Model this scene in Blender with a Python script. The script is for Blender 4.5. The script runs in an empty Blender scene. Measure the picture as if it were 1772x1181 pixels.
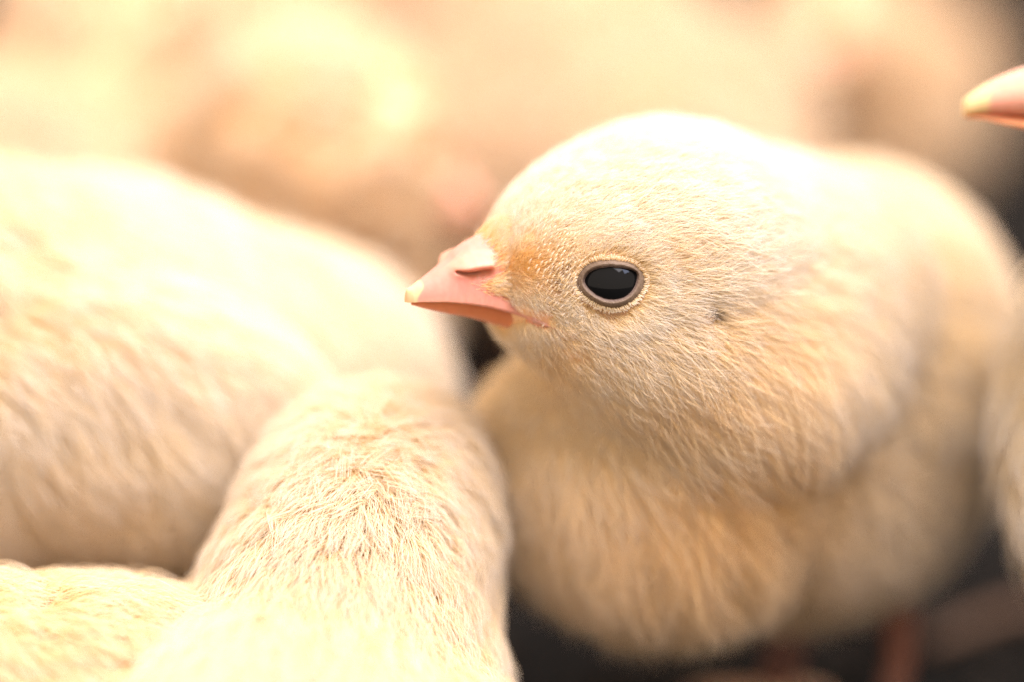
import bpy, math, random
import numpy as np
from mathutils import Vector

random.seed(7)
RNG = np.random.default_rng(11)
SC = bpy.context.scene
COL = SC.collection

# ------------------------------------------------------------------ camera
MM = 0.001
PITCH = math.radians(16.0)      # camera looks down on the flock
DIST = 300.0                    # mm from lens to the plane of focus
ZF = 52.0                       # mm, height of the picture centre on that plane
PXMM = 20.0                     # photo pixels per mm on that plane
SP, CP = math.sin(PITCH), math.cos(PITCH)
cam_d = bpy.data.cameras.new('camera')
cam = bpy.data.objects.new('camera', cam_d); COL.objects.link(cam)
SC.camera = cam
cam.location = (0, -DIST*CP*MM, (ZF + DIST*SP)*MM)
cam.rotation_euler = (math.pi/2 - PITCH, 0, 0)
cam_d.sensor_width = 36.0
cam_d.lens = 36.0*DIST/(1772/PXMM)
cam_d.clip_start = 0.01; cam_d.clip_end = 50
cam_d.dof.use_dof = True
cam_d.dof.focus_distance = (DIST + 0.0)*MM
cam_d.dof.aperture_fstop = 4.6
cam_d.dof.aperture_blades = 0

# ------------------------------------------------------------------ light
w = bpy.data.worlds.new('World'); SC.world = w; w.use_nodes = True
bg = w.node_tree.nodes['Background']
bg.inputs[0].default_value = (1.0, 0.85, 0.73, 1); bg.inputs[1].default_value = 1.2

def area(name, loc, target, size, power, col):
    l = bpy.data.lights.new(name, 'AREA'); l.shape = 'RECTANGLE'
    l.size, l.size_y = size; l.energy = power; l.color = col
    o = bpy.data.objects.new(name, l); COL.objects.link(o)
    o.location = loc
    o.rotation_euler = (Vector(target) - Vector(loc)).to_track_quat('-Z', 'Y').to_euler()
    return o
area('overhead_lamp', (0.32, -0.14, 0.98), (0.02, 0.04, 0.04), (1.1, 0.8), 26.0, (1.0, 0.945, 1.0))

SC.view_settings.view_transform = 'Standard'
SC.view_settings.look = 'None'
SC.view_settings.exposure = 0.33
SC.view_settings.gamma = 1.0
SC.render.engine = 'CYCLES'
SC.cycles.use_denoising = True
SC.cycles.denoising_prefilter = 'NONE'
SC.cycles.max_bounces = 5
SC.cycles.diffuse_bounces = 5
SC.cycles.transmission_bounces = 5
SC.cycles.glossy_bounces = 3
SC.cycles.transparent_max_bounces = 8
SC.cycles.use_adaptive_sampling = False
SC.cycles.use_light_tree = False
SC.cycles_curves.shape = 'RIBBONS'
SC.cycles_curves.subdivisions = 1

# ------------------------------------------------------------------ photo pixel <-> place (mm)
def P(px, py, w):
    """photo pixel at w mm behind the plane of focus -> world mm"""
    k = (DIST + w)/DIST/PXMM
    u = (px - 886.0)*k; v = (590.5 - py)*k
    return np.array([u, v*SP + w*CP, ZF + v*CP - w*SP])
def proj(p):
    p = np.asarray(p, float)
    y = p[..., 1]; z = p[..., 2] - ZF
    v = y*SP + z*CP; w = y*CP - z*SP
    k = PXMM*DIST/(DIST + w)
    return 886 + p[..., 0]*k, 590.5 - v*k, w
CAMP = np.array([0, -DIST*CP, ZF + DIST*SP])

def nrm(a): return a/np.maximum(np.linalg.norm(a, axis=-1, keepdims=True), 1e-9)
def sstep(a, b, x):
    t = np.clip((x - a)/(b - a), 0, 1); return t*t*(3 - 2*t)

# ------------------------------------------------------------------ materials
def mat(name):
    m = bpy.data.materials.new(name); m.use_nodes = True
    nt = m.node_tree; b = nt.nodes['Principled BSDF']; return m, nt, b
def setin(n, name, v):
    if name in n.inputs: n.inputs[name].default_value = v

def down_material(name, tip, root, deep):
    m, nt, b = mat(name); N = nt.nodes; L = nt.links
    hi = N.new('ShaderNodeHairInfo')
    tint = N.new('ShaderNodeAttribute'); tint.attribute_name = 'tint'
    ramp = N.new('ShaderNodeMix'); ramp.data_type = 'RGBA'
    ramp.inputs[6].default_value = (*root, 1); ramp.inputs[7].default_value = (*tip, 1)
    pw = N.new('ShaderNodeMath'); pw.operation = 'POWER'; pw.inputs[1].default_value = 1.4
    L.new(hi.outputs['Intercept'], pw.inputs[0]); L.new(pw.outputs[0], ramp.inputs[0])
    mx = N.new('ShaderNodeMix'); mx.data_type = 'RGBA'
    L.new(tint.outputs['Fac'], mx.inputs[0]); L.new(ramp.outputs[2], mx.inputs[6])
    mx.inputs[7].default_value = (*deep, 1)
    hsv = N.new('ShaderNodeHueSaturation')
    vr = N.new('ShaderNodeMapRange'); vr.inputs[3].default_value = 0.86; vr.inputs[4].default_value = 1.06
    L.new(hi.outputs['Random'], vr.inputs[0]); L.new(vr.outputs[0], hsv.inputs['Value'])
    L.new(mx.outputs[2], hsv.inputs['Color'])
    L.new(hsv.outputs[0], b.inputs['Base Color'])
    setin(b, 'Roughness', 0.45); setin(b, 'Specular IOR Level', 0.35)
    tr = N.new('ShaderNodeBsdfTranslucent'); L.new(hsv.outputs[0], tr.inputs[0])
    ms = N.new('ShaderNodeMixShader'); ms.inputs[0].default_value = 0.5
    L.new(b.outputs[0], ms.inputs[1]); L.new(tr.outputs[0], ms.inputs[2])
    L.new(ms.outputs[0], N['Material Output'].inputs[0])
    return m
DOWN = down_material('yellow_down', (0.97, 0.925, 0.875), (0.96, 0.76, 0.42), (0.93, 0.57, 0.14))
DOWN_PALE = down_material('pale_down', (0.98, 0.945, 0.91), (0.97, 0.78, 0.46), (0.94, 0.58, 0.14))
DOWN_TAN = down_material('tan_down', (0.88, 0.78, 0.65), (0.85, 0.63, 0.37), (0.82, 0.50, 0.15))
DOWN_GREY = down_material('dark_ear_down', (0.20, 0.16, 0.11), (0.10, 0.08, 0.06), (0.3, 0.2, 0.1))

def vcol_material(name, rough, sss=0.0, spec=0.5, bump=0.0, bscale=900):
    m, nt, b = mat(name); N = nt.nodes; L = nt.links
    a = N.new('ShaderNodeAttribute'); a.attribute_name = 'col'
    nz = N.new('ShaderNodeTexNoise'); nz.inputs['Scale'].default_value = bscale; nz.inputs['Detail'].default_value = 4
    tc = N.new('ShaderNodeTexCoord'); L.new(tc.outputs['Object'], nz.inputs['Vector'])
    hsv = N.new('ShaderNodeHueSaturation'); mr = N.new('ShaderNodeMapRange')
    mr.inputs[3].default_value = 0.88; mr.inputs[4].default_value = 1.10
    L.new(nz.outputs['Fac'], mr.inputs[0]); L.new(mr.outputs[0], hsv.inputs['Value']); L.new(a.outputs['Color'], hsv.inputs['Color'])
    L.new(hsv.outputs[0], b.inputs['Base Color'])
    setin(b, 'Roughness', rough); setin(b, 'Specular IOR Level', spec)
    if sss > 0:
        setin(b, 'Subsurface Weight', sss); b.inputs['Subsurface Radius'].default_value = (1.0, 0.45, 0.25)
        setin(b, 'Subsurface Scale', 0.0012)
    if bump > 0:
        bp = N.new('ShaderNodeBump'); bp.inputs['Strength'].default_value = bump; bp.inputs['Distance'].default_value = 0.0002
        L.new(nz.outputs['Fac'], bp.inputs['Height']); L.new(bp.outputs[0], b.inputs['Normal'])
    return m
SKIN = vcol_material('chick_skin', 0.6, 0.0, 0.3)
BEAK = vcol_material('beak_horn', 0.25, 0.5, 0.12, 0.12, 1500)
LID = vcol_material('eyelid_skin', 0.55, 0.0, 0.35, 0.5, 4200)
LEGM = vcol_material('leg_scale', 0.5, 0.2, 0.4, 0.4, 1500)
EYEM, _nt, _b = mat('dark_eye'); setin(_b, 'Base Color', (0.005, 0.005, 0.005, 1)); setin(_b, 'Roughness', 0.03); setin(_b, 'Specular IOR Level', 0.15)
if 'Coat Weight' in _b.inputs: _b.inputs['Coat Weight'].default_value = 0.0

# ------------------------------------------------------------------ mesh helpers
def empty(name, loc_mm):
    o = bpy.data.objects.new(name, None); COL.objects.link(o)
    o.empty_display_size = 0.01
    o.location = tuple(np.asarray(loc_mm)*MM); o['_o'] = 0
    del o['_o']
    return o
def mesh(name, v, f, m, parent, org, col=None, smooth=True):
    me = bpy.data.meshes.new(name)
    v = (np.asarray(v, float) - org)*MM
    if isinstance(f, np.ndarray): f = f.tolist()
    me.from_pydata(v.tolist(), [], f); me.materials.append(m)
    if smooth: me.shade_smooth()
    if col is not None:
        c = np.ones((len(v), 4), np.float32); c[:, :3] = col
        a = me.attributes.new('col', 'FLOAT_COLOR', 'POINT'); a.data.foreach_set('color', c.ravel())
    me.update()
    o = bpy.data.objects.new(name, me); COL.objects.link(o)
    if parent: o.parent = parent
    return o

# signed distance of a chick: smooth union of ellipsoids
class Shape:
    def __init__(s): s.e = []
    def ell(s, c, r, ax=None, k=4.0):
        ax = np.eye(3) if ax is None else np.asarray(ax, float)
        s.e.append((np.asarray(c, float), np.asarray(r, float), ax, k)); return s
    cut = ()
    def d(s, p):
        p = np.asarray(p, np.float32); out = s.d0(p)
        for c, r in s.cut: out = np.maximum(out, r - np.sqrt(((p - c.astype(np.float32))**2).sum(-1)))
        return out
    def d0(s, p):
        out = None
        for c, r, ax, k in s.e:
            q = (p - c.astype(np.float32)) @ ax.T.astype(np.float32)
            a = q/r.astype(np.float32); k0 = np.sqrt((a*a).sum(-1)) + 1e-6
            b = a/r.astype(np.float32); k1 = np.sqrt((b*b).sum(-1)) + 1e-6
            d = k0*(k0 - 1)/k1
            if out is None: out = d
            else:
                h = np.maximum(k - np.abs(out - d), 0)/k
                out = np.minimum(out, d) - h*h*k*0.25
        return out
    def grad(s, p, e=0.15):
        p = np.asarray(p, np.float32); g = np.empty_like(p)
        for i in range(3):
            q = p.copy(); q[..., i] += e; r = p.copy(); r[..., i] -= e
            g[..., i] = s.d(q) - s.d(r)
        return nrm(g)
    def project(s, p, n=3):
        for _ in range(n): p = p - s.grad(p)*s.d(p)[..., None]
        return p
    def bounds(s):
        lo = np.min([c - np.max(r)*1.05 - 3 for c, r, a, k in s.e], 0); hi = np.max([c + np.max(r)*1.05 + 3 for c, r, a, k in s.e], 0)
        return lo, hi
def surface_net(shape, step):
    lo, hi = shape.bounds(); n = np.ceil((hi - lo)/step).astype(int) + 1
    ax = [lo[i] + step*np.arange(n[i]) for i in range(3)]
    G = np.stack(np.meshgrid(*ax, indexing='ij'), -1).astype(np.float32)
    D = shape.d(G)
    ins = D < 0
    c = np.zeros(tuple(n - 1), np.int8)
    for i in (0, 1):
        for j in (0, 1):
            for k in (0, 1):
                c += ins[i:n[0]-1+i, j:n[1]-1+j, k:n[2]-1+k]
    act = (c > 0) & (c < 8)
    idx = -np.ones(act.shape, int); ii = np.argwhere(act); idx[act] = np.arange(len(ii))
    V = lo + (ii + 0.5)*step
    V = shape.project(V, 4)
    F = []
    for a in range(3):
        b, cc = (a + 1) % 3, (a + 2) % 3
        s0 = [slice(None)]*3; s1 = [slice(None)]*3
        s0[a] = slice(0, -1); s1[a] = slice(1, None)
        A = ins[tuple(s0)]; B = ins[tuple(s1)]
        e = np.argwhere(A != B)
        if len(e) == 0: continue
        e = e[(e[:, b] > 0) & (e[:, cc] > 0) & (e[:, b] < n[b]-1) & (e[:, cc] < n[cc]-1)]
        def cell(db, dc):
            q = e.copy(); q[:, b] -= db; q[:, cc] -= dc; return idx[q[:, 0], q[:, 1], q[:, 2]]
        q = np.stack([cell(1, 1), cell(0, 1), cell(0, 0), cell(1, 0)], 1)
        flip = ~A[e[:, 0], e[:, 1], e[:, 2]]
        q[flip] = q[flip][:, ::-1]
        F.append(q)
    return V, np.concatenate(F)

def sample(V, F, dens, n):
    T = np.concatenate([F[:, [0, 1, 2]], F[:, [0, 2, 3]]])
    a, b, c = V[T[:, 0]], V[T[:, 1]], V[T[:, 2]]
    ar = np.linalg.norm(np.cross(b - a, c - a), axis=1)*0.5
    wgt = ar*dens((a + b + c)/3)
    t = RNG.choice(len(T), n, p=wgt/wgt.sum())
    r1 = np.sqrt(RNG.random(n))[:, None]; r2 = RNG.random(n)[:, None]
    return a[t]*(1 - r1) + b[t]*r1*(1 - r2) + c[t]*r1*r2

def strands(name, pts, rad, tint, m, parent, org):
    """pts (N,K,3) mm -> one hair-curve object"""
    N, K = pts.shape[:2]
    hc = bpy.data.hair_curves.new(name); hc.add_curves([K]*N)
    hc.attributes['position'].data.foreach_set('vector', ((pts - org)*MM).astype(np.float32).ravel())
    a = hc.attributes.get('radius') or hc.attributes.new('radius', 'FLOAT', 'POINT')
    a.data.foreach_set('value', (rad*MM).astype(np.float32).ravel())
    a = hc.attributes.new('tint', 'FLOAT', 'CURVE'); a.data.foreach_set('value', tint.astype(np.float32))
    hc.materials.append(m)
    o = bpy.data.objects.new(name, hc); COL.objects.link(o); o.parent = parent
    return o

def grow(shape, V, F, n_clump, per, style, dens, K=6, seed=0):
    """clumped down: style(p, n) -> dict(len, lift, flow, spread, rad, tint, clump, wig)"""
    g = sample(V, F, dens, n_clump); g = shape.project(g, 2); n = shape.grad(g)
    st = style(g, n)
    f = st['flow']; f = f - n*(f*n).sum(-1, keepdims=True); f = nrm(f)
    bt = np.cross(n, f)
    J = RNG.normal(size=(n_clump, 3))
    jit = st.get('jit', np.full(n_clump, 0.25))[:, None]
    f = nrm(f + bt*J[:, :1]*jit)
    bt = np.cross(n, f)
    gl = st['len']*np.exp(np.clip(RNG.normal(size=n_clump)*0.16, -0.4, 0.25))
    glift = st['lift']*(1 + 0.25*J[:, 1])
    N = n_clump*per
    rep = lambda a: np.repeat(a, per, axis=0)
    s = np.linspace(0, 1, K)[None, :, None]
    # guide
    def curve(root, nn, ff, bb, L, lift, bend):
        L = L[:, None, None]; up = np.sin(lift)[:, None, None]; fo = np.cos(lift)[:, None, None]
        return root[:, None, :] + L*(nn[:, None]*(up*s - 0.55*up*s*s) + ff[:, None]*(fo*s + 0.25*up*s*s) + bb[:, None]*(bend[:, None, None]*s*s))
    gb = RNG.normal(size=n_clump)*0.12
    grav = st.get('grav', np.zeros(n_clump))
    G = curve(g, n, f, bt, gl, glift, gb)
    G[..., 2] -= (grav*gl)[:, None]*np.linspace(0, 1, K)**2
    r = st['spread'][:, None]
    off = rep(f)*RNG.normal(size=(N, 1))*rep(r) + rep(bt)*RNG.normal(size=(N, 1))*rep(r)
    root = rep(g) + off
    root = root - rep(n)*shape.d(root)[:, None]
    rn = rep(n)
    L = rep(gl)*np.exp(np.clip(RNG.normal(size=N)*0.2, -0.6, 0.3))
    own = curve(root, rn, nrm(rep(f) + rep(bt)*RNG.normal(size=(N, 1))*rep(st.get('own', np.full(n_clump, 0.22)))[:, None]), rep(bt), L, rep(glift)*(1 + 0.35*RNG.normal(size=N))*np.where(RNG.random(N) < 0.03, 1.9, 1.0), rep(gb) + RNG.normal(size=N)*0.10)
    own[..., 2] -= (rep(grav)*L)[:, None]*np.linspace(0, 1, K)**2
    cl = rep(st['clump'])[:, None, None]*s**1.3
    tgt = rep(G) + off[:, None, :]*0.12
    pts = own*(1 - cl) + tgt*cl
    rad = rep(st['rad'])[:, None]*(1 - 0.75*np.linspace(0, 1, K)[None, :]**1.5)
    rad = rad*np.exp(RNG.normal(size=(N, 1))*0.2)
    tint = np.clip(rep(st['tint']) + RNG.normal(size=N)*0.08, 0, 1)
    return pts, rad, tint, root

def cam_density(shape, back=0.4):
    def f(p):
        n = shape.grad(p); t = nrm(CAMP - p)
        return back + (1 - back)*sstep(-0.45, -0.1, (n*t).sum(-1))
    return f

def tube(path, rad, seg=10):
    path = np.asarray(path, float); V = []; F = []
    n = len(path)
    tan = nrm(np.gradient(path, axis=0)); up = np.array([0.3, 0.2, 1.0])
    for i in range(n):
        a = nrm(np.cross(tan[i], up)); b = np.cross(tan[i], a)
        for k in range(seg):
            t = 2*math.pi*k/seg; V.append(path[i] + (a*math.cos(t) + b*math.sin(t))*rad[i])
    for i in range(n - 1):
        for k in range(seg):
            F.append([i*seg + k, i*seg + (k+1) % seg, (i+1)*seg + (k+1) % seg, (i+1)*seg + k])
    F.append(list(range(seg))[::-1]); F.append([(n-1)*seg + k for k in range(seg)])
    return np.array(V), F

def foot(parent, org, hip, base, fwd, name='leg'):
    """scaly shank from the belly down to the floor, and four toes with claws"""
    fwd = nrm(np.array([fwd[0], fwd[1], 0.0])); side = np.array([-fwd[1], fwd[0], 0])
    hock = base + np.array([0, 0, max(9.0, 0.5*(hip[2]-base[2]))]) - fwd*2.0
    ank = base + np.array([0, 0, 1.4])
    t = np.linspace(0, 1, 6)[:, None]
    path = np.concatenate([hip*(1-t) + hock*t, (hock*(1-t) + ank*t)[1:]])
    rad = np.concatenate([np.linspace(2.6, 1.5, 6), np.linspace(1.45, 1.3, 5)])
    v, f = tube(path, rad, 10)
    leg = mesh(name, v, f, LEGM, parent, org, (0.24, 0.105, 0.07))
    for a, L in ((0, 12), (0.62, 10), (-0.62, 10), (math.pi - 0.3, 6)):
        d = fwd*math.cos(a) + side*math.sin(a); tt = np.linspace(0, 1, 7)[:, None]
        p = ank + d*L*tt + np.array([0, 0, 1.0])*(0.5*np.sin(tt*math.pi) - 0.6*tt)
        p[:, 2] = np.maximum(p[:, 2], base[2] + 0.55)
        v, f = tube(p, np.array([1.2, 1.05, 1.0, 1.05, 0.9, 0.75, 0.25]), 8)
        mesh('toe', v, f, LEGM, leg, org, (0.74, 0.45, 0.28))

# ------------------------------------------------------------------ beak and eyes (head frame: origin, F forward, U up, S towards the side that looks at the camera)
def loft(sec):
    """sec (M,K,3) closed rings -> verts, faces, capped"""
    M, K = sec.shape[:2]; F = []
    for i in range(M - 1):
        for k in range(K):
            F.append([i*K + k, i*K + (k+1) % K, (i+1)*K + (k+1) % K, (i+1)*K + k])
    F.append(list(range(K))[::-1]); F.append([(M-1)*K + k for k in range(K)])
    return sec.reshape(-1, 3), F

def smoothcurve(x, xs, ys):
    o = np.argsort(xs); xs = np.asarray(xs, float)[o]; ys = np.asarray(ys, float)[o]
    y = np.interp(x, xs, ys)
    for _ in range(6): y[1:-1] = 0.25*y[:-2] + 0.5*y[1:-1] + 0.25*y[2:]
    return y

def beak_generic(parent, org, Hc, Fv, Uv, Sv, f0=11.0, f1=21.5):
    M, K = 26, 20; fs = np.linspace(f0, f1, M); t = (fs - f0)/(f1 - f0)
    top = 2.6 - 1.1*t - 2.7*t**3.2; bot = -2.9 + 1.1*t - 0.55*t**2 - 0.25*sstep(0.85, 1, t)
    W = 3.2*(1 - t**2.2) + 0.75*t
    def build(top, bot, W, col, name):
        sec = np.zeros((M, K, 3)); cl = np.zeros((M, K, 3))
        for k in range(K):
            a = 2*math.pi*k/K; c, s_ = math.cos(a), math.sin(a)
            s = W*np.sign(c)*abs(c)**0.85; u = (top + bot)/2 + (top - bot)/2*np.sign(s_)*abs(s_)**0.85
            if s_ > 0: s = s*(1 - 0.25*s_)
            sec[:, k] = Hc + Fv*fs[:, None] + Uv*u[:, None] + Sv*s[:, None]
            cl[:, k] = col(t)
        v, f = loft(sec); return mesh(name, v, f, BEAK, parent, org, cl.reshape(-1, 3))
    tip = lambda t: np.where((t > 0.84)[:, None], np.array([0.80, 0.60, 0.30]), np.array([0.80, 0.40, 0.28]))
    build(top, bot, W, tip, 'upper_beak')
    lb = bot - 1.7*(1 - t**1.5) - 0.1
    build(bot - 0.05, lb, W*0.86, lambda t: np.broadcast_to(np.array([0.78, 0.33, 0.16]), (len(t), 3)), 'lower_beak')

def sphere(c, r, nu=32, nv=20, ax=None):
    V = []; F = []
    for j in range(nv + 1):
        th = math.pi*j/nv
        for i in range(nu):
            ph = 2*math.pi*i/nu
            V.append([math.sin(th)*math.cos(ph), math.sin(th)*math.sin(ph), math.cos(th)])
    V = np.array(V)*r
    if ax is not None: V = V @ ax
    for j in range(nv):
        for i in range(nu):
            F.append([j*nu + i, (j+1)*nu + i, (j+1)*nu + (i+1) % nu, j*nu + (i+1) % nu])
    return V + c, F

def ring_lid(parent, org, c, nv, uv, r, w_in, h_in, w_out, h_out):
    """simple closed eyelid ring round an eye ball at c, looking along nv"""
    fv = np.cross(uv, nv); K = 36; rows = []
    for q in np.linspace(0, 1, 6):
        a = np.linspace(0, 2*math.pi, K, endpoint=False)
        x = (w_in + (w_out - w_in)*q)*np.cos(a); y = (h_in + (h_out - h_in)*q)*np.sin(a)
        R = r + 0.12 + 0.35*math.sin(math.pi*q) - 0.2*q
        z = np.sqrt(np.maximum(R*R - x*x - y*y, 0.02))
        rows.append(c + np.outer(x, fv) + np.outer(y, uv) + np.outer(z, nv))
    sec = np.array(rows); v = sec.reshape(-1, 3); F = []
    for i in range(5):
        for k in range(K): F.append([i*K + k, i*K + (k+1) % K, (i+1)*K + (k+1) % K, (i+1)*K + k])
    return mesh('eyelid', v, F, LID, parent, org, (0.30, 0.20, 0.15))

# ------------------------------------------------------------------ floor
def ground():
    m, nt, b = mat('dark_litter'); N = nt.nodes; L = nt.links
    tc = N.new('ShaderNodeTexCoord'); n1 = N.new('ShaderNodeTexNoise'); n1.inputs['Scale'].default_value = 60; n1.inputs['Detail'].default_value = 8
    L.new(tc.outputs['Object'], n1.inputs['Vector'])
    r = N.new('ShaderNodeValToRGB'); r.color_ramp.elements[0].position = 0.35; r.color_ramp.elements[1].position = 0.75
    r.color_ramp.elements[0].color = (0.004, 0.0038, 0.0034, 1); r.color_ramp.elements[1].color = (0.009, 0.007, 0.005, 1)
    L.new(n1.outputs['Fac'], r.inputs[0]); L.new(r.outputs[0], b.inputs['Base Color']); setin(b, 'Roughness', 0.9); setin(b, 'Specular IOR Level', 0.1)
    bp = N.new('ShaderNodeBump'); bp.inputs['Strength'].default_value = 0.6; bp.inputs['Distance'].default_value = 0.003
    L.new(n1.outputs['Fac'], bp.inputs['Height']); L.new(bp.outputs[0], b.inputs['Normal'])
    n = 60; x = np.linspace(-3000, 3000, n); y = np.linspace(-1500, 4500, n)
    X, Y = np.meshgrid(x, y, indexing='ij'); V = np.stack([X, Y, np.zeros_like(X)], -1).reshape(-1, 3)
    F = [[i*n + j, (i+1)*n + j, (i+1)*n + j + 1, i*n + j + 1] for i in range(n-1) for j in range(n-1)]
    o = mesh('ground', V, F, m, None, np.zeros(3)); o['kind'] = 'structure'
    # loose litter chips: uncountable
    m2, nt, b = mat('litter_chip'); oi = nt.nodes.new('ShaderNodeAttribute'); oi.attribute_name = 'col'
    nt.links.new(oi.outputs['Color'], b.inputs['Base Color']); setin(b, 'Roughness', 0.8); setin(b, 'Specular IOR Level', 0.15)
    n = 5000
    c = np.stack([RNG.uniform(-160, 200, n), RNG.uniform(-60, 480, n), RNG.uniform(0.3, 1.6, n)], 1)
    a = RNG.uniform(0, math.pi, n); Ln = RNG.uniform(1.5, 6, n); Wd = RNG.uniform(0.4, 1.3, n); tl = RNG.normal(size=n)*0.15
    d = np.stack([np.cos(a), np.sin(a), tl], 1)*Ln[:, None]; s = np.stack([-np.sin(a), np.cos(a), RNG.normal(size=n)*0.2], 1)*Wd[:, None]
    h = np.array([0, 0, 0.25])
    V = np.stack([c-d-s-h, c+d-s-h, c+d+s-h, c-d+s-h, c-d-s+h, c+d-s+h, c+d+s+h, c-d+s+h], 1).reshape(-1, 3)
    q = np.array([[3, 2, 1, 0], [4, 5, 6, 7], [0, 1, 5, 4], [1, 2, 6, 5], [2, 3, 7, 6], [3, 0, 4, 7]])
    F = (np.arange(n)[:, None, None]*8 + q[None]).reshape(-1, 4)
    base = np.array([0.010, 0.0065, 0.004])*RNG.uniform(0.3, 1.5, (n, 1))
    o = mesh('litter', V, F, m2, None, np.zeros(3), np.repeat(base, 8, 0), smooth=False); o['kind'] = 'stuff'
    o['label'] = 'dark brown litter chips strewn over the floor'; o['category'] = 'litter'
    # two straws under the chicks
    m3, nt, b = mat('straw'); setin(b, 'Base Color', (0.08, 0.036, 0.013, 1)); setin(b, 'Roughness', 0.7)
    for (p0, p1, r, lab) in (((1600, 1150, 70), (1830, 1090, 80), 1.1, 'brown straw on the dark floor at the lower right corner'),):
        a = P(*p0); b_ = P(*p1); a[2] = r + 0.2; b_[2] = r + 1.2
        t = np.linspace(0, 1, 9)[:, None]; p = a*(1-t) + b_*t; p[:, 1] += 2.5*np.sin(t[:, 0]*3)
        v, f = tube(p, np.full(9, r), 10); org = a*1.0; org[2] = 0
        o = mesh('straw', v, f, m3, None, org); o.location = tuple(org*MM)
        o['label'] = lab; o['category'] = 'straw'
ground()

# ------------------------------------------------------------------ chicks
def body_mesh(shape, step, parent, org, colf=None):
    V, F = surface_net(shape, step)
    c = np.broadcast_to(np.array([0.80, 0.58, 0.36]), V.shape).copy() if colf is None else colf(V)
    mesh('body', V, F, SKIN, parent, org, c)
    return V, F

def chick_generic(label, base, heading, head_off=(21, 0, 58), head_yaw=0.0, head_pitch=0.0, scale=1.0, crouch=0.0, n=(2200, 14),
                  rad=0.11, hl=7.0, step=1.6, whorl=None, tint0=0.0, body_tilt=0.2, extra=None, beak=True, clump=0.35, closed=False, spread=0.9, lift=0.5, fur_m=None, jit=0.45, own=0.35):
    """a chick standing at base (mm, floor), looking along heading (radians, 0 = +X)"""
    base = np.array([base[0], base[1], 0.0]); o = empty('chick', base)
    o['label'] = label; o['category'] = 'chick'; o['group'] = 'yellow chicks crowded on the floor'
    h = np.array([math.cos(heading), math.sin(heading), 0]); l = np.array([-h[1], h[0], 0]); z = np.array([0, 0, 1.0])
    T = lambda x, y, zz: base + (h*x + l*y + z*(zz - crouch))*scale
    ct, st = math.cos(body_tilt), math.sin(body_tilt)
    ax = np.array([h*ct + z*st, l, -h*st + z*ct])
    S = Shape()
    S.ell(T(-2, 0, 36), np.array([25, 18.5, 18])*scale, ax)
    S.ell(T(13, 0, 36), np.array([14, 16, 16])*scale, None, 6)
    S.ell(T(-20, 0, 36), np.array([11, 10, 10])*scale, ax, 8)
    for s in (1, -1): S.ell(T(-4, 15.5*s, 38), np.array([16, 5, 10])*scale, ax, 3)
    hc = T(*head_off)
    S.ell((hc*0.45 + T(13, 0, 40)*0.55), np.array([11, 11, 12])*scale, None, 8)
    yw = heading + head_yaw
    F0 = np.array([math.cos(yw), math.sin(yw), 0]); cp_, sp_ = math.cos(head_pitch), math.sin(head_pitch)
    Fv = F0*cp_ + z*sp_; Sv = np.array([-F0[1], F0[0], 0]); Uv = np.cross(Fv, Sv)
    axh = np.array([Fv, Sv, Uv])
    S.ell(hc, np.array([13, 11, 11.5])*scale, axh, 5)
    S.ell(hc + (Fv*4 - Uv*3)*scale, np.array([9, 9, 7.5])*scale, axh, 4)
    if extra: extra(S, T, ax)
    V, F = body_mesh(S, step, o, base)
    if beak: beak_generic(o, base, hc, Fv, Uv, Sv, 10.5*scale, 21*scale)
    for s in (1, -1):
        nv = nrm(Sv*s*0.95 + Fv*0.3); ec = hc + (Fv*7.5 + Uv*0.8)*scale + Sv*s*7.0*scale
        v, f = sphere(ec, 2.9*scale, 20, 14); mesh('eyelid' if closed else 'eye', v, f, LID if closed else EYEM, o, base, (0.88, 0.66, 0.42) if closed else None)
        if not closed: ring_lid(o, base, ec, nv, Uv, 2.9*scale, 2.1, 1.6, 2.9, 2.6)
    for s in (1, -1):
        foot(o, base, T(2, 8*s, 24), base + h*4*scale + l*8*s*scale, h)
    eyes = [hc + (Fv*7.5 + Uv*0.8)*scale + Sv*s*9.2*scale for s in (1, -1)]
    bk = hc + Fv*13*scale
    def style(p, nn):
        dh = np.linalg.norm(p - hc, axis=1)/scale; isb = sstep(11, 20, dh)
        fl_h = nrm(p - bk) - Fv*0.3; fl_b = -h[None]*0.8 - z*0.75 + np.zeros_like(p)
        flow = fl_h*(1 - isb)[:, None] + fl_b*isb[:, None]
        if whorl is not None:
            wj = whorl[0] + RNG.normal(size=p.shape)*np.array([3.0, 3.0, 3.0]); wd = np.linalg.norm(p - whorl[0], axis=1)[:, None]; ww = np.exp(-(wd/whorl[1])**2)
            flow = flow*(1 - ww) + (nrm(p - wj)*0.8 + np.array([0.0, -0.25, -0.55]))*ww
        L = (2.8 + (hl - 2.8)*isb)*scale
        if whorl is not None: L = np.maximum(L, whorl[2]*(1-isb) + hl*isb)
        k = np.ones(len(p)); up_w = 0.0
        if whorl is not None: up_w = 0.25*np.exp(-(np.linalg.norm(p - whorl[0], axis=1)/8.0)**2)
        return dict(len=L, lift=k*lift + 0.12*isb + up_w, flow=flow, spread=k*spread, rad=k*rad, tint=np.clip(k*tint0 + 0.25*sstep(0.3, -0.8, nn[:, 2]), 0, 1), clump=k*clump, jit=k*jit, own=k*own, grav=0.12*isb)  # down facing the floor tinted deeper gold: amber shade put into its colour
    d0 = cam_density(S, 0.35)
    def dens(p):
        d = d0(p)
        for e in ([] if closed else eyes): d = d*sstep(2.2, 3.6, np.linalg.norm(p - e, axis=1)/scale)
        f = (p - hc) @ Fv; r = np.linalg.norm((p - hc) - np.outer(f, Fv), axis=1)
        d = d*np.where((f > 9*scale) & (r < 3.6*scale), 0.0, 1.0)
        return d + 1e-6
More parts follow.
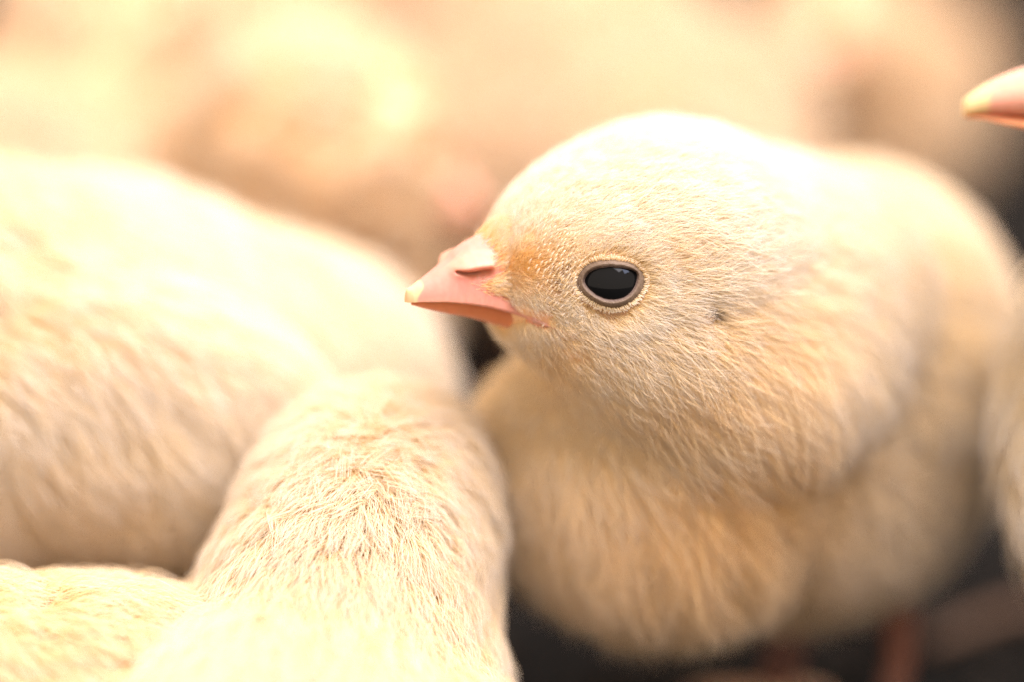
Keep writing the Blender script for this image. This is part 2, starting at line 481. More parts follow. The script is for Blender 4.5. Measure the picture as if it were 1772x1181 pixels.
    pts, rd, tn, _ = grow(S, V, F, n[0], n[1], style, dens, 5)
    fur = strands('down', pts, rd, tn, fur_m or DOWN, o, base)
    fur['kind'] = 'stuff'
    return o, S

# ---- hero chick
def hero():
    yaw = math.radians(28.0)
    Fv = np.array([-math.cos(yaw), -math.sin(yaw), 0.0]); Sv = np.array([math.sin(yaw), -math.cos(yaw), 0.0]); Uv = np.array([0, 0, 1.0])
    Hc = P(1142, 440, 12.5)
    base = P(1330, 700, 34); base[2] = 0
    o = empty('chick', base)
    o['label'] = 'sharp pale yellow chick in profile with pink beak and open black eye'; o['category'] = 'chick'; o['group'] = 'yellow chicks crowded on the floor'
    axh = np.array([Fv, Sv, Uv])
    S = Shape()
    R = lambda px, w: px*(DIST + w)/DIST/PXMM
    S.ell(Hc + Uv*0.3 + Fv*0.6, (13.6, 12.0, 10.5), axh)
    S.ell(Hc + Fv*9.9 - Uv*0.5, (7.3, 7.2, 7.5), axh, 5)             # face towards the beak
    S.ell(P(1150, 590, 9), (9.5, 6.5, 6.2), axh, 5)                    # cheek
    S.ell(P(1230, 640, 17), (12.5, 12, 10), axh, 6)                    # neck
    S.ell(P(1345, 520, 26), (12.3, 11.5, 12), None, 8)                     # nape
    S.ell(P(1020, 765, 22), (9.0, 9, 9), None, 7)                   # crop
    S.ell(P(1150, 865, 23), (12.2, 12, 10.3), None, 7)                 # breast
    bx = nrm(np.array([-0.85, -0.5, 0.0])); by = np.array([-bx[1], bx[0], 0]); bz = np.array([0, 0, 1.0])
    S.ell(P(1405, 680, 40), (20.5, 16, 17.5), np.array([bx, by, bz]), 6)   # trunk
    S.ell(P(1460, 512, 46), (12.5, 12.5, 11.5), None, 7)                     # back
    S.ell(P(1480, 740, 27), (15, 4.5, 9.5), np.array([bx, by, bz]), 4) # folded wing
    S.ell(P(1350, 850, 36), (14, 12, 9.5), None, 6)                     # belly

    def head(px, py, s):
        """photo pixel at side offset s -> (f, u) in the head frame"""
        f = 10.0; u = 0.0
        for _ in range(12):
            q = Hc + Fv*f + Uv*u + Sv*s; x, y, w_ = proj(q); k = (DIST + w_)/DIST/PXMM
            f += (x - px)*k/math.cos(yaw); 
            x, y, w_ = proj(Hc + Fv*f + Uv*u + Sv*s); u += (y - py)*k/CP
        return f, u
    H = lambda f, u, s: Hc + np.multiply.outer(f, Fv) + np.multiply.outer(u, Uv) + np.multiply.outer(s, Sv)

    # ---- eye ball: seen through the lids
    ec2 = np.array([1057.0, 489.0])
    # where the sight line through the eye meets the head
    def hit(px, py, lo=-25.0, hi=25.0):
        ws = np.linspace(lo, hi, 700); pts = np.array([P(px, py, w_) for w_ in ws]); d = S.d(pts); i = int(np.argmax(d < 0)); return pts[i], ws[i]
    he, we = hit(*ec2)
    ne = S.grad(he[None])[0]
    nev = nrm(Sv*0.94 + Fv*0.22 + Uv*0.12)
    ER = 3.7
    ec = he - nrm(CAMP - he)*(ER - 0.75) - Fv*0.1
    v, f = sphere(ec, ER, 64, 40); eye = mesh('eye', v, f, EYEM, o, base)
    def onball(px, py, R_):
        d = nrm(P(px, py, 0) - CAMP); oc = CAMP - ec; b = d @ oc; c = oc @ oc - R_*R_; disc = max(b*b - c, 0.0)
        return CAMP + d*(-b - math.sqrt(disc))
    # the small bluish window-like lamp that glints in the eye
    gl = onball(1083, 468, ER); gn = nrm(gl - ec); gv = nrm(CAMP - gl); gr_ = 2*(gn @ gv)*gn - gv
    area('glint_lamp', tuple((gl + gr_*500)*MM), tuple(gl*MM), (0.13, 0.10), 0.5, (0.62, 0.70, 1.0))
    Z = lambda pts: np.array([(940 + x/4.922, 400 + y/4.922) for x, y in pts])
    inner = Z([(345,430),(352,395),(385,350),(440,320),(520,305),(620,304),(700,312),(770,332),(804,352),(802,420),(775,490),(725,545),(650,580),(575,586),(490,565),(420,522),(370,475)])
    outer = Z([(282,440),(305,360),(365,290),(450,250),(540,241),(650,248),(740,260),(800,300),(852,360),(868,420),(855,485),(812,550),(742,606),(660,648),(580,656),(500,636),(418,594),(335,532),(290,485)])
    def resample(c, n, sm=2):
        a = np.arctan2(c[:, 1] - ec2[1], c[:, 0] - ec2[0]); r = np.hypot(c[:, 1] - ec2[1], c[:, 0] - ec2[0]); od = np.argsort(a); a = a[od]; r = r[od]
        t = np.linspace(-math.pi, math.pi, n, endpoint=False)
        rr = np.interp(t, np.r_[a - 2*math.pi, a, a + 2*math.pi], np.r_[r, r, r])
        for _ in range(sm): rr = 0.25*np.roll(rr, 1) + 0.5*rr + 0.25*np.roll(rr, -1)
        return np.stack([ec2[0] + rr*np.cos(t), ec2[1] + rr*np.sin(t)], 1)
    K = 120; ci = resample(inner, K, 3); co = resample(outer, K, 3)
    def lidpt(x, y, hgt, ripple=0.0, ball=False):
        pb = onball(x, y, ER + hgt + ripple); ph = hit(x, y)[0]
        db = np.linalg.norm(pb - CAMP); dh = np.linalg.norm(ph - CAMP) - 0.12 - ripple
        k_ = 0.5; hh = max(k_ - abs(db - dh), 0)/k_; dd = min(db, dh) - hh*hh*k_*0.25
        if ball: dd = db
        return CAMP + nrm(pb - CAMP)*dd
    rows = []; NR = 12
    for q in np.linspace(-0.12, 1.0, NR):
        c = ci*(1 - q) + co*q
        hgt = 0.02 if q < 0 else 0.10 + 0.30*math.sin(math.pi*min(1, q*0.85 + 0.15))
        ripple = 0.035*math.sin(q*22)
        row = []
        for x, y in c:
            row.append(lidpt(x, y, hgt, ripple if q > 0.15 else 0, q < 0.1))
        rows.append(row)
    # skirt under the down
    for q, dp in ((1.10, 0.02), (1.3, 0.05), (1.6, 0.08)):
        cs = ec2 + (co - ec2)*q; sk = np.array([hit(x, y)[0] for x, y in cs]) - nev*dp
        rows.append(0.5*np.array(rows[-1]) + 0.5*sk if q < 1.2 else sk)
    rows = np.array(rows); NR = len(rows); vv = rows.reshape(-1, 3); FF = []
    for i in range(NR - 1):
        for k in range(K): FF.append([i*K + k, (i+1)*K + k, (i+1)*K + (k+1) % K, i*K + (k+1) % K])
    cl = np.broadcast_to(np.array([0.165, 0.108, 0.068]), vv.shape).copy()
    cl[:3*K] = (0.12, 0.075, 0.055); cl[-3*K:] = (0.55, 0.34, 0.20)
    mesh('eyelid', vv, FF, LID, o, base, cl)
    # far-side eye
    fe = ec - 2*Sv*((ec - Hc) @ Sv)
    v, f = sphere(fe, ER, 24, 16); mesh('eye', v, f, EYEM, o, base)
    ring_lid(o, base, fe, nrm(-Sv*0.94 + Fv*0.22), Uv, ER, 2.3, 1.7, 3.2, 2.8)

    # ---- beak
    C1 = lambda x, y: (680 + x/4.217, 340 + y/4.217)
    def prof(pts, s):
        return np.array([head(*C1(x, y), s) for x, y in pts])
    culm = prof([(88,745),(92,700),(100,676),(140,652),(180,622),(300,535),(400,452),(450,390),(530,330),(640,272),(760,222),(900,190),(1000,200)], 0.0)
    tomi = prof([(96,828),(135,822),(190,806),(260,790),(400,775),(550,780),(700,800),(850,840),(1040,890),(1200,960)], 2.2)
    lowb = prof([(185,818),(300,850),(450,882),(600,905),(750,950),(980,1010),(1200,1090)], 1.6)
    f_tip = culm[:, 0].max(); f_base = 8.0
    M, Kk = 150, 96
    t = np.linspace(0, 1, M); fs = f_base + (f_tip - f_base)*(1 - (1 - t)**1.6)
    Ut = smoothcurve(fs, culm[:, 0], culm[:, 1]); Ub = smoothcurve(fs, tomi[:, 0], tomi[:, 1])
    e = (f_tip - fs); W = 3.35*np.clip(1 - np.exp(-e/5.2), 0, 1) + 0.42*np.clip(e/0.5, 0.0, 1)**0.5 + 0.06
    W = np.minimum(W, 3.3)
    dive = sstep(15.8, 11.5, fs); W = W*(1 - 0.35*dive); Ut = Ut - 1.6*dive
    sec = np.zeros((M, Kk, 3)); fu = np.zeros((M, Kk, 3))
    n_up = Kk - 16
    for k in range(n_up):
        a = math.pi*k/(n_up - 1); c, s_ = math.cos(a), math.sin(a)
        cs_ = np.sign(c)*abs(c)**1.0; sn = s_**1.0
        fu[:, k, 0] = fs; fu[:, k, 1] = Ub + (Ut - Ub)*sn**0.95; fu[:, k, 2] = W*cs_*(1 - 0.14*sn)
    for j in range(16):
        q = (j + 1)/17; k = n_up + j
        fu[:, k, 0] = fs; fu[:, k, 1] = Ub + 0.45*np.clip(e/3, 0, 1)*math.sin(math.pi*q); fu[:, k, 2] = W*(-1 + 2*q)
    # nostril flap and slit (both sides)
    def skin_s(f_, u_):
        ss = np.linspace(0.5, 9, 90); d = S.d(H(np.full(90, f_), np.full(90, u_), ss)); i = int(np.argmax(d > 0)); return ss[i]
    flare = np.array([max(0.0, skin_s(a, b) + 0.22 - w_) if a < 17.5 else 0.0 for a, b, w_ in zip(fs, Ub + 0.35, W)])
    flare = np.convolve(np.pad(flare, 4, mode='edge'), np.ones(9)/9, 'valid')*sstep(17.5, 15.5, fs)
    for k in range(n_up):
        fu[:, k, 2] += np.sign(fu[:, k, 2])*flare*np.exp(-((fu[:, k, 1] - Ub)/0.85)**2)*np.clip(np.abs(fu[:, k, 2])/np.maximum(W, .1)*1.5, 0, 1)
    for k in range(n_up, Kk):
        fu[:, k, 2] *= (W + flare)/W
    sgn = np.sign(fu[..., 2]); S2 = np.abs(fu[..., 2])
    nsurf = 2.6
    slit = np.array([head(*C1(x, y), nsurf) for x, y in [(508,566),(560,575),(620,566),(670,546),(712,538)]])
    flap = np.array([head(*C1(x, y), nsurf) for x, y in [(515,520),(570,508),(640,492),(700,482)]])
    cav = np.array([head(*C1(x, y), nsurf) for x, y in [(600,592),(660,580),(700,570)]])
    def segd(pts):
        d = np.full(fu.shape[:2], 1e9)
        for i in range(len(pts) - 1):
            a, b = pts[i], pts[i+1]; ab = b - a
            tt = np.clip(((fu[..., 0] - a[0])*ab[0] + (fu[..., 1] - a[1])*ab[1])/(ab @ ab), 0, 1)
            d = np.minimum(d, np.hypot(fu[..., 0] - a[0] - tt*ab[0], fu[..., 1] - a[1] - tt*ab[1]))
        return d
    side = S2 > 0.25*W[:, None]
    dfl = segd(flap); dsl = segd(slit); dcv = segd(cav)
    disp = 1.25*np.exp(-(dfl/0.72)**2) - 0.6*np.exp(-(dsl/0.18)**2)*(0.35 + 0.65*sstep(slit[4, 0], slit[2, 0], fu[..., 0])) - 0.28*np.exp(-(dcv/0.36)**2)
    # a little groove above the flap and small growth ridges
    saddle = np.array([head(*C1(x, y), nsurf*0.7) for x, y in [(440,520),(470,450),(560,420),(680,420)]])
    disp -= 0.38*np.exp(-(segd(saddle)/0.5)**2)
    disp += 0.02*np.sin(fu[..., 0]*9 + 2*fu[..., 1])*sstep(f_tip - 1, f_tip - 5, fu[..., 0])
    disp = disp*sstep(0.25, 0.62, S2/W[:, None])
    fu[..., 2] += sgn*disp
    fu[..., 1] += 0.12*np.minimum(disp, 0)
    sec = H(fu[..., 0], fu[..., 1], fu[..., 2])
    v, f = loft(sec)
    pink = np.array([0.68, 0.27, 0.20]); peach = np.array([0.74, 0.35, 0.24]); cream = np.array([0.80, 0.50, 0.27]); red = np.array([0.42, 0.15, 0.08]); orange = np.array([0.70, 0.25, 0.115])
    cc = np.broadcast_to(pink, fu.shape).copy()
    mixc = lambda c, col, wt: c*(1 - wt[..., None]) + col*wt[..., None]
    cc = mixc(cc, peach, 0.8*np.exp(-(dfl/0.9)**2)*side)
    hgt = np.clip((fu[..., 1] - Ub[:, None])/np.maximum(Ut - Ub, 0.2)[:, None], 0, 1)
    cc = mixc(cc, peach, 0.5*sstep(0.28, 0.05, hgt))
    cc = mixc(cc, orange, 0.6*np.exp(-(dcv/0.5)**2)*side); cc = mixc(cc, red, 0.8*np.exp(-(dsl/0.20)**2)*side)
    et = np.array([head(*C1(x, y), 0.9) for x, y in [(205,700)]])[0]
    dt = fu[..., 0] - et[0] + 0.35*np.sin((fu[..., 1] - et[1])*2.2)
    cc = mixc(cc, cream, sstep(-0.12, 0.12, dt))
    up = mesh('upper_beak', v, f, BEAK, o, base, cc.reshape(-1, 3))
    # lower bill
    fl_tip = lowb[:, 0].max() - 0.1; fb = 6.5; M2 = 90
    fs2 = fb + (fl_tip - fb)*(1 - (1 - np.linspace(0, 1, M2))**1.5)
    T2 = smoothcurve(fs2, tomi[:, 0], tomi[:, 1]) + 0.12; B2 = smoothcurve(fs2, lowb[:, 0], lowb[:, 1])
    e2 = fl_tip - fs2; W2 = (3.1*(1 - np.exp(-e2/5.0)) + 0.3*np.clip(e2/0.5, 0, 1)**0.5 + 0.05)*0.9
    B2 = np.minimum(B2, T2 - 0.1)
    W2 = (W2 + 0.75*np.interp(fs2, fs, flare))*(1 - 0.6*sstep(12.8, 11.6, fs2)); B2 = B2 + (T2 - B2)*0.7*sstep(12.8, 11.6, fs2)
    g = np.zeros((M2, 40, 3))
    for k in range(40):
        a = 2*math.pi*k/40; c, s_ = math.cos(a), math.sin(a)
        g[:, k, 0] = fs2
        g[:, k, 1] = np.where(s_ >= 0, T2 + 0.1*s_, T2 + (T2 - B2)*s_)
        g[:, k, 2] = W2*np.sign(c)*abs(c)**(0.8 if s_ < 0 else 1.0)
    v, f = loft(H(g[..., 0], g[..., 1], g[..., 2]))
    c2 = np.broadcast_to(orange, g.shape).copy()
    low = np.clip((T2[:, None] - g[..., 1])/np.maximum(T2 - B2, .1)[:, None], 0, 1)
    c2 = mixc(c2, peach, 0.75*sstep(0.62, 1.0, low))
    mesh('lower_beak', v, f, BEAK, o, base, c2.reshape(-1, 3))
    # corner of the mouth
    gp = []; gr = []
    for (x, y, r_) in [(985,880,.40),(1060,915,.45),(1130,955,.40),(1200,990,.32),(1255,1010,.2)]:
        q, _ = hit(*C1(x, y)); gp.append(q + nrm(CAMP - q)*-0.22); gr.append(r_)
    v, f = tube(np.array(gp), np.array(gr), 12)
    mesh('mouth_corner', v, f, BEAK, o, base, (0.58, 0.25, 0.15))

    # ---- skin
    near = lambda p, x, y, r_: np.exp(-(((proj(p)[0] - x)/r_)**2 + ((proj(p)[1] - y)/r_)**2))
    def mirror(p):
        s = (p - Hc) @ Sv
        hd = np.linalg.norm(p - Hc, axis=1) < 22
        return p + np.outer(np.where(hd & (s < 0), -2*s, 0), Sv)
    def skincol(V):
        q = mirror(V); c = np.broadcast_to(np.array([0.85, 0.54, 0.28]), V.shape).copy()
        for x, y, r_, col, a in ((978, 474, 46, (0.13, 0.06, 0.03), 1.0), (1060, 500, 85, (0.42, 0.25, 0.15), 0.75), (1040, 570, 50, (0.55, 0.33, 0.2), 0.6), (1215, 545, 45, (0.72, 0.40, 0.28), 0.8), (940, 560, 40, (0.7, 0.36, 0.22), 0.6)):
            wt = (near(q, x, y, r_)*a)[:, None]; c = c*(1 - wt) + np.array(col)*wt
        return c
    S.cut = [(ec + nev*0.15, ER + 0.05), (fe + nrm(-Sv*0.94 + Fv*0.22)*0.9, ER + 0.15)]
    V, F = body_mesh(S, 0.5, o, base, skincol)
    S.cut = ()

    # ---- down
    bkb = Hc + Fv*13.5 - Uv*2.0
    def fields(p):
        q = mirror(p); x, y, w_ = proj(q)
        f0 = (p - Hc) @ Fv; dp = p - Hc - np.outer(np.clip(f0, 0, 99)*0.5, Fv)
        hd = 1 - sstep(14.5, 21, np.linalg.norm(dp, axis=1))
        return q, x, y, hd
    slope_eye = lambda x, y: np.hypot((x - 1057)/64.0, (y - 491)/50.0)
    def flowf(p):
        q, x, y, hd = fields(p)
        s = (p - Hc) @ Sv; u = (p - Hc) @ Uv; f_ = (p - Hc) @ Fv
        rad_ = nrm(p - bkb)
        dn = sstep(2, -9, u)
        head_f = rad_*1.0 - np.outer(0.55*(1 - dn), Fv) - np.outer(0.75*dn, Uv) - np.outer(0.25*dn, Fv)
        # round the eye
        e_ = slope_eye(x, y); ww = np.exp(-((e_ - 1)/0.45)**2)*(e_ < 2.5)
        tocen = nrm(q - ec); tl = tocen - 2*np.outer((s < 0)*(tocen @ Sv), Sv)
        head_f = nrm(head_f)*(1 - 0.7*ww)[:, None] + tl*(0.7*ww)[:, None]
        lw = sstep(985, 930, x)*sstep(560, 540, y)*hd
        cw = sstep(985, 940, x)*sstep(540, 560, y)*hd
        head_f = head_f*(1 - cw)[:, None] + (-Fv*0.55 - Uv)[None]*cw[:, None]
        head_f = head_f*(1 - lw)[:, None] + (-Fv[None] + np.outer((470 - y)/120.0, Uv))*lw[:, None]
        brs = np.array([0.45, 0.1, -1.0]); breast_c = P(1060, 720, 14)
        out = nrm(p - breast_c)
        body_f = np.outer(np.ones(len(p)), np.array([0.55, 0.35, -0.75]))
        isbr = sstep(1330, 1130, x)
        body_f = body_f*(1 - isbr)[:, None] + (out*0.7 + np.array([0.05, 0.0, -0.8]))*isbr[:, None]
        return head_f*hd[:, None] + nrm(body_f)*(1 - hd)[:, None]
    def lenf(p):
        q, x, y, hd = fields(p)
        f_ = (q - Hc) @ Fv; dist_b = np.linalg.norm(q - bkb, axis=1)
        L = 0.85 + 2.3*sstep(3, 20, dist_b)
        L = L + 1.3*sstep(560, 740, y)*sstep(10, 18, dist_b)
        L = L*(1 - 0.45*np.exp(-(((x - 1070)/120)**2 + ((y - 495)/75)**2)))
        L = L*(1 - 0.35*np.exp(-(((x - 940)/45)**2 + ((y - 470)/45)**2)))
        L = L*(1 - 0.5*np.exp(-(((x - 1215)/30)**2 + ((y - 545)/28)**2)))
        L = L + 1.2*sstep(1250, 1420, x)
        L = np.where((x < 950) & (y > 400) & (y < 548), np.minimum(L, 0.75 + 0.012*np.clip(x - 880, 0, 99)), L)
        Lb = 5.2 + 0.0*x
        L = np.where((x < 960) & (y >= 548), np.maximum(L, 1.5), L)
        return L*hd + Lb*(1 - hd)
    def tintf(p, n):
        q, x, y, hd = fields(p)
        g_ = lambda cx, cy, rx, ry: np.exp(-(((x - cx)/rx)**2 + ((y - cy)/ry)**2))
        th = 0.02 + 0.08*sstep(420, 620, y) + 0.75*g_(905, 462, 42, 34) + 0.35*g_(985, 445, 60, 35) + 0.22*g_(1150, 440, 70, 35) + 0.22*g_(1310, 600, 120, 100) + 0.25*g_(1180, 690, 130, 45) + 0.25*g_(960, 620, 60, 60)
        tb = 0.24 + 0.28*g_(1220, 850, 230, 230) + 0.15*g_(1300, 760, 120, 100) - 0.12*sstep(1330, 1470, x)  # golden shading of the breast and the light-whitened back, put into the tint
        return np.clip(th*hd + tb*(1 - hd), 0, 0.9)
    def style(p, n):
        q, x, y, hd = fields(p); k = np.ones(len(p))
        L = lenf(p)
        lift = 0.42*hd + 0.65*(1 - hd) + 0.30*sstep(420, 230, y)*hd + 0.25*sstep(1330, 1430, x)*hd
        e_ = slope_eye(x, y)
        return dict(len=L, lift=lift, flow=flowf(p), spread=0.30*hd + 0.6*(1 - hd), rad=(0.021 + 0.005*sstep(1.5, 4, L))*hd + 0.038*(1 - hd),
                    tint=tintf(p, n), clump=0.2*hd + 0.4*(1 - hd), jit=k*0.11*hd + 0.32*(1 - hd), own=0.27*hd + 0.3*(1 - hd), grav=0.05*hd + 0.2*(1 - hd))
    cd = cam_density(S, 0.3)
    nost = head(*C1(770, 600), 2.5)
    def hmask(p):
        q, x, y, hd = fields(p); s = (q - Hc) @ Sv; f_ = (p - Hc) @ Fv; u = (p - Hc) @ Uv
        m = np.ones(len(p))
        e_ = slope_eye(x, y + 0*x)
        front = (s > 2) & (hd > 0.3)
        m *= np.where(front, sstep(0.90, 1.05, e_), 1)
        # bill and mouth corner stay bare
        lim = np.interp(y, [380, 400, 440, 470, 492, 505, 520, 545, 560, 585, 600], [846, 852, 864, 862, 838, 846, 885, 905, 876, 850, 840])
        m *= np.where((x < lim) & (y > 384) & (y < 592), 0, 1)
        dx, dy = x - 940, y - 566; t_ = np.clip((dx*37 + dy*15)/(37*37 + 15*15), 0, 1); dg = np.hypot(dx - 37*t_, dy - 15*t_)
        m *= np.where(front, sstep(1, 6, dg), 1)
        ly = np.interp(x, [846, 881, 926, 950], [530, 539, 551, 560])
        m *= np.where(front & (x < 948) & (y > ly - 17) & (y < ly + 1), 0, 1)
        m *= 1 + 1.5*np.exp(-(((x - 925)/35)**2 + ((y - 585)/25)**2))
        # thinner by the eye corner, under the eye and at the ear
        m *= np.where(front, 1 - 0.97*np.exp(-(((x - 980)/31)**2 + ((y - 474)/40)**2)), 1)
        m *= np.where(front, 1 - 0.45*np.exp(-(((x - 1040)/80)**2 + ((y - 575)/38)**2)), 1)
        m *= np.where(front, 1 - 0.85*np.exp(-(((x - 1218)/24)**2 + ((y - 545)/20)**2)), 1)
        return m
    def dens_head(p):
        hd = fields(p)[3]; return hmask(p)*cd(p)*hd + 1e-9
    def dens_body(p):
        hd = fields(p)[3]; return cd(p)*(1 - hd) + 1e-9
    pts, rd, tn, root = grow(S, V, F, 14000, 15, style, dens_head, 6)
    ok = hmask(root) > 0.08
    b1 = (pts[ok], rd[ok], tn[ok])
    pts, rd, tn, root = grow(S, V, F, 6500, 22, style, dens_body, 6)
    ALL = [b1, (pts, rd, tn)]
    # fringe where the down runs out on to the base of the bill
    fi = RNG.choice(M, 220000, p=np.gradient(fs)/np.gradient(fs).sum()); ki = RNG.integers(2, n_up - 2, 220000)
    q_ = fu[fi, ki]; dq = H(q_[:, 0], q_[:, 1], np.abs(q_[:, 2])); x, y, _w = proj(dq)
    limx = np.interp(y, [380, 400, 440, 468, 480, 490, 505, 520, 532, 545], [842, 850, 868, 880, 866, 842, 850, 900, 935, 960])
    ok = (x > limx - RNG.exponential(5.0, len(x))) & (x < 925) & (y < 560) & (q_[:, 0] > 12) & (RNG.random(len(x)) < 0.55)
    q_ = q_[ok]; rt = H(q_[:, 0], q_[:, 1], q_[:, 2]); nb = nrm(H(q_[:, 0]*0, q_[:, 1]*0 + 0.0, np.sign(q_[:, 2])) - Hc + np.outer(sstep(1.5, 4, q_[:, 1]), Uv)*1.2)
    fl = nrm(-Fv[None] + np.outer((q_[:, 1] - 0.2)*0.22, Uv) + RNG.normal(size=rt.shape)*0.22); N1 = len(rt)
    s6 = np.linspace(0, 1, 6)[None, :, None]
    pt = rt[:, None] + (fl[:, None]*s6 + nb[:, None]*(0.45*s6 - 0.25*s6*s6))*RNG.uniform(0.6, 1.3, N1)[:, None, None]
    ALL.append((pt, np.broadcast_to(0.019*(1 - 0.6*np.linspace(0, 1, 6)), (N1, 6))*RNG.uniform(0.8, 1.3, (N1, 1)), np.clip(0.45 + 0.2*RNG.normal(size=N1), 0, 1)))
    # scale-like stubs between bill and eye
    xs, ys = [], []
    tries = RNG.normal(size=(900, 2))*np.array([22, 30]) + np.array([983, 474])
    keep = []
    for a in tries:
        if slope_eye(*a) < 1.02: continue
        if all((a[0]-b[0])**2/1.0 + (a[1]-b[1])**2/1.4 > 5.3**2 for b in keep): keep.append(a)
    rt = np.array([hit(*a)[0] for a in keep]); nn = S.grad(rt)
    fl = nrm(rt - bkb) + Uv*0.5; fl = nrm(fl - nn*(fl*nn).sum(1, keepdims=True)); N0 = len(rt)
    s6 = np.linspace(0, 1, 6)[None, :, None]; Ls = RNG.uniform(0.42, 0.75, N0)[:, None, None]
    pt = rt[:, None] + nn[:, None]*(0.06 + 0.20*np.sin(s6*2.6)) + fl[:, None]*Ls*s6 + nn[:, None]*0.12
    rr_ = 0.075*np.sin(np.linspace(0.5, 2.9, 6))[None]*RNG.uniform(0.8, 1.2, (N0, 1))
    ALL.append((pt, rr_, RNG.uniform(0.1, 0.35, N0)))
    # lashes: short pale tufts fringing the lids
    cc_, lens = [], []
    P1 = resample(outer, 125, 3)
    for i, a in enumerate(P1):
        ang = math.atan2(a[1] - ec2[1], a[0] - ec2[0])
        for r_ in (0, 1):
            j = RNG.uniform(-1, 1, 2); cc_.append(a + j*0.8 + (a - ec2)/np.linalg.norm(a - ec2)*(r_*3.5 - 1.0)); lens.append((0.24 if r_ else 0.30)*RNG.uniform(0.6, 1.5)*(1.25 if ang > 0.2 else 0.9))
    cc_ = np.array(cc_); q0 = np.array([lidpt(x, y, 0.22) for x, y in cc_])
    on = np.array([hit(x, y)[0] + nrm(CAMP - hit(x, y)[0])*0.25 for x, y in ec2 + (cc_ - ec2)*1.35])
    d0 = nrm(on - q0); n0 = nrm(q0 - ec); Lq = np.array(lens)[:, None, None]
    tang = np.cross(n0, d0)
    d0 = nrm(d0 + tang*RNG.normal(size=(len(d0), 1))*0.18 - Fv*0.25)
    pt = q0[:, None] + d0[:, None]*Lq*s6 + n0[:, None]*(0.16*np.sin(s6*2.6)) 
    rr_ = 0.056*np.array([0.7, 1, 1.05, 0.95, 0.7, 0.25])[None]*RNG.uniform(0.8, 1.2, (len(pt), 1))
    ALL.append((pt, rr_, np.clip(0.05 + 0.25*(cc_[:, 1] < 480), 0, 1) + 0*lens[0]))
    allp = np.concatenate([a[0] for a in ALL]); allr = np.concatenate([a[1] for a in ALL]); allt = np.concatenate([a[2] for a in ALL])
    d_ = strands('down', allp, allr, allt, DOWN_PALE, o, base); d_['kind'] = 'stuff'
    # dark hairs over the ear opening
    er = RNG.normal(size=(90, 2))*np.array([9, 9]) + np.array([1234, 552])
    rt = np.array([hit(*a)[0] for a in er]); nn = S.grad(rt); fl = nrm(-Fv*0.6 + Uv*0.5 + RNG.normal(size=rt.shape)*0.25)
    pt = rt[:, None] + nn[:, None]*0.5*np.sin(s6*2.2) + fl[:, None]*RNG.uniform(0.5, 1.1, 90)[:, None, None]*s6
    e_ = strands('ear_down', pt, np.broadcast_to(0.012*(1 - 0.6*np.linspace(0, 1, 6)), (90, 6)).copy(), np.zeros(90), DOWN_GREY, o, base); e_['kind'] = 'stuff'
    hd_ = nrm(np.array([-0.85, -0.5, 0]))
    for s in (1, -1):
        lft = np.array([-hd_[1], hd_[0], 0])*s
        foot(o, base, base + lft*9 + np.array([0, 0, 24]) - hd_*9, base + lft*9 - hd_*8, hd_)
    return S
hero()


# ---- the others
def xy(px, w, py=600): p = P(px, py, w); return p[:2]
def at(px, py, w, heading, off, scale=1.0):
    """floor spot of a chick whose head centre shows at that picture point"""
    p = P(px, py, w); return (p[0] - math.cos(heading)*off[0]*scale, p[1] - math.sin(heading)*off[0]*scale), p[2]
R_ = math.radians
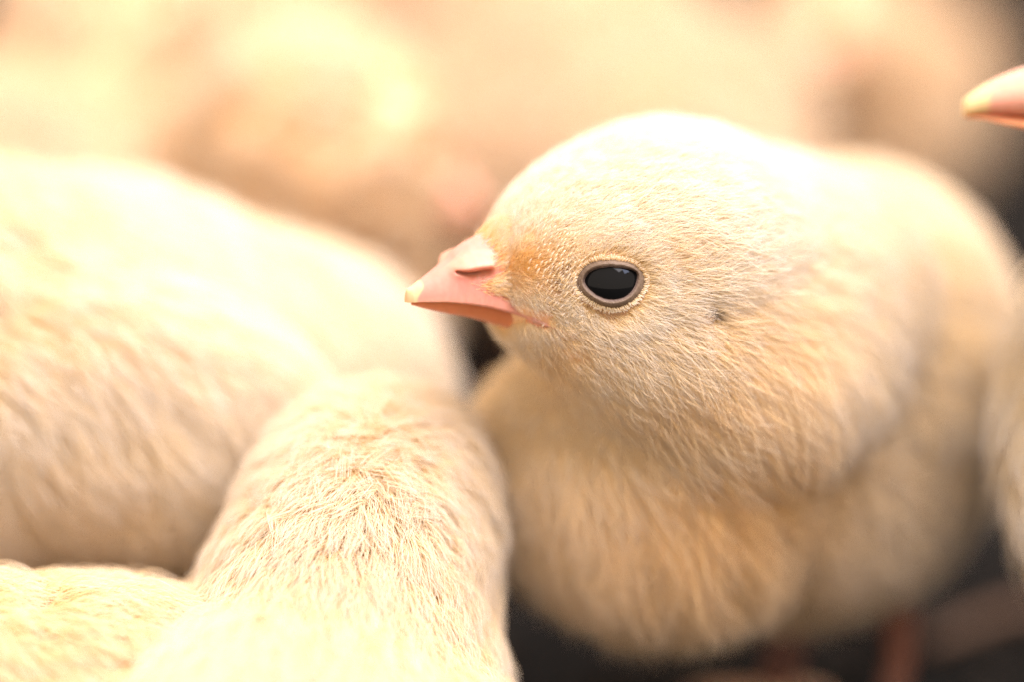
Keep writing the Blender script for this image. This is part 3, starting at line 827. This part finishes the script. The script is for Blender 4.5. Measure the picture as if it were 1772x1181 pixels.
# chick in front, seen from behind
hB = R_(72); (bB, zB) = at(606, 1005, 11, hB, (17, 0, 0), 0.92); hdB = P(660, 838, 15)
chick_generic('chick seen from behind at the bottom, tufted nape towards the viewer', bB, hB, head_off=(17, 0, zB/0.92 + 21), head_yaw=R_(5), head_pitch=R_(12), crouch=21, scale=0.92,
              n=(14000, 15), rad=0.036, tint0=0.16, fur_m=DOWN_PALE, jit=0.25, own=0.22, hl=4.4, step=0.9, whorl=(P(655, 815, 4), 26.0, 4.0), body_tilt=0.1, clump=0.65, spread=0.4, lift=0.7,
              extra=lambda S, T, ax: S.ell(hdB, (7.8, 8.5, 7.8), None, 9))
hC = R_(194)
chick_generic('large blurred chick at the left edge, its rump towards the pink beak', xy(165, 35), hC, head_off=(27, 0, 62), scale=1.03, n=(7000, 16), rad=0.05, hl=6.0, spread=0.6, clump=0.4, tint0=0.08, fur_m=DOWN_PALE, jit=0.3, step=1.4, body_tilt=0.45)
hD = R_(-50); (bD, zD) = at(560, 235, 68, hD, (20, 0, 0))
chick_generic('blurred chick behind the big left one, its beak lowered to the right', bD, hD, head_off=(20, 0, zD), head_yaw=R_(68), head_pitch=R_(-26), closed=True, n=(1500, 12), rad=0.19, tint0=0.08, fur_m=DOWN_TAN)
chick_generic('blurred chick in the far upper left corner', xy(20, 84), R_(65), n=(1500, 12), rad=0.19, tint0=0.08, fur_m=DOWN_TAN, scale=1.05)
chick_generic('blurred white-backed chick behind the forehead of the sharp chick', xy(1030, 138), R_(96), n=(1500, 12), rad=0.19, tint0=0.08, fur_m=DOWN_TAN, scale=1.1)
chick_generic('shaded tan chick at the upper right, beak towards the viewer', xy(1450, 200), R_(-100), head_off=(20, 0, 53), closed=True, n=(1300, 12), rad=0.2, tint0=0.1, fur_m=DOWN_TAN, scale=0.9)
chick_generic('chick at the right edge showing only its pink beak and breast', xy(2350, 16), R_(180), head_off=(13, 0, 66), n=(3000, 14), rad=0.1, scale=1.08)
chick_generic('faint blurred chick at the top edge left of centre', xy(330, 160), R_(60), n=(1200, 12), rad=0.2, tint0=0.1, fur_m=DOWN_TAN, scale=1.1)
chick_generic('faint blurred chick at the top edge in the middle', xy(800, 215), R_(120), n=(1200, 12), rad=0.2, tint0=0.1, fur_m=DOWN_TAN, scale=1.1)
chick_generic('fluffy golden back of a chick in the lower left corner', xy(90, -6), R_(184), head_off=(26, 0, 50), crouch=19, scale=0.86, n=(6000, 15), rad=0.05, hl=5.5, step=1.3, body_tilt=0.05, clump=0.55, spread=0.5, tint0=0.25, lift=0.65, jit=0.3)
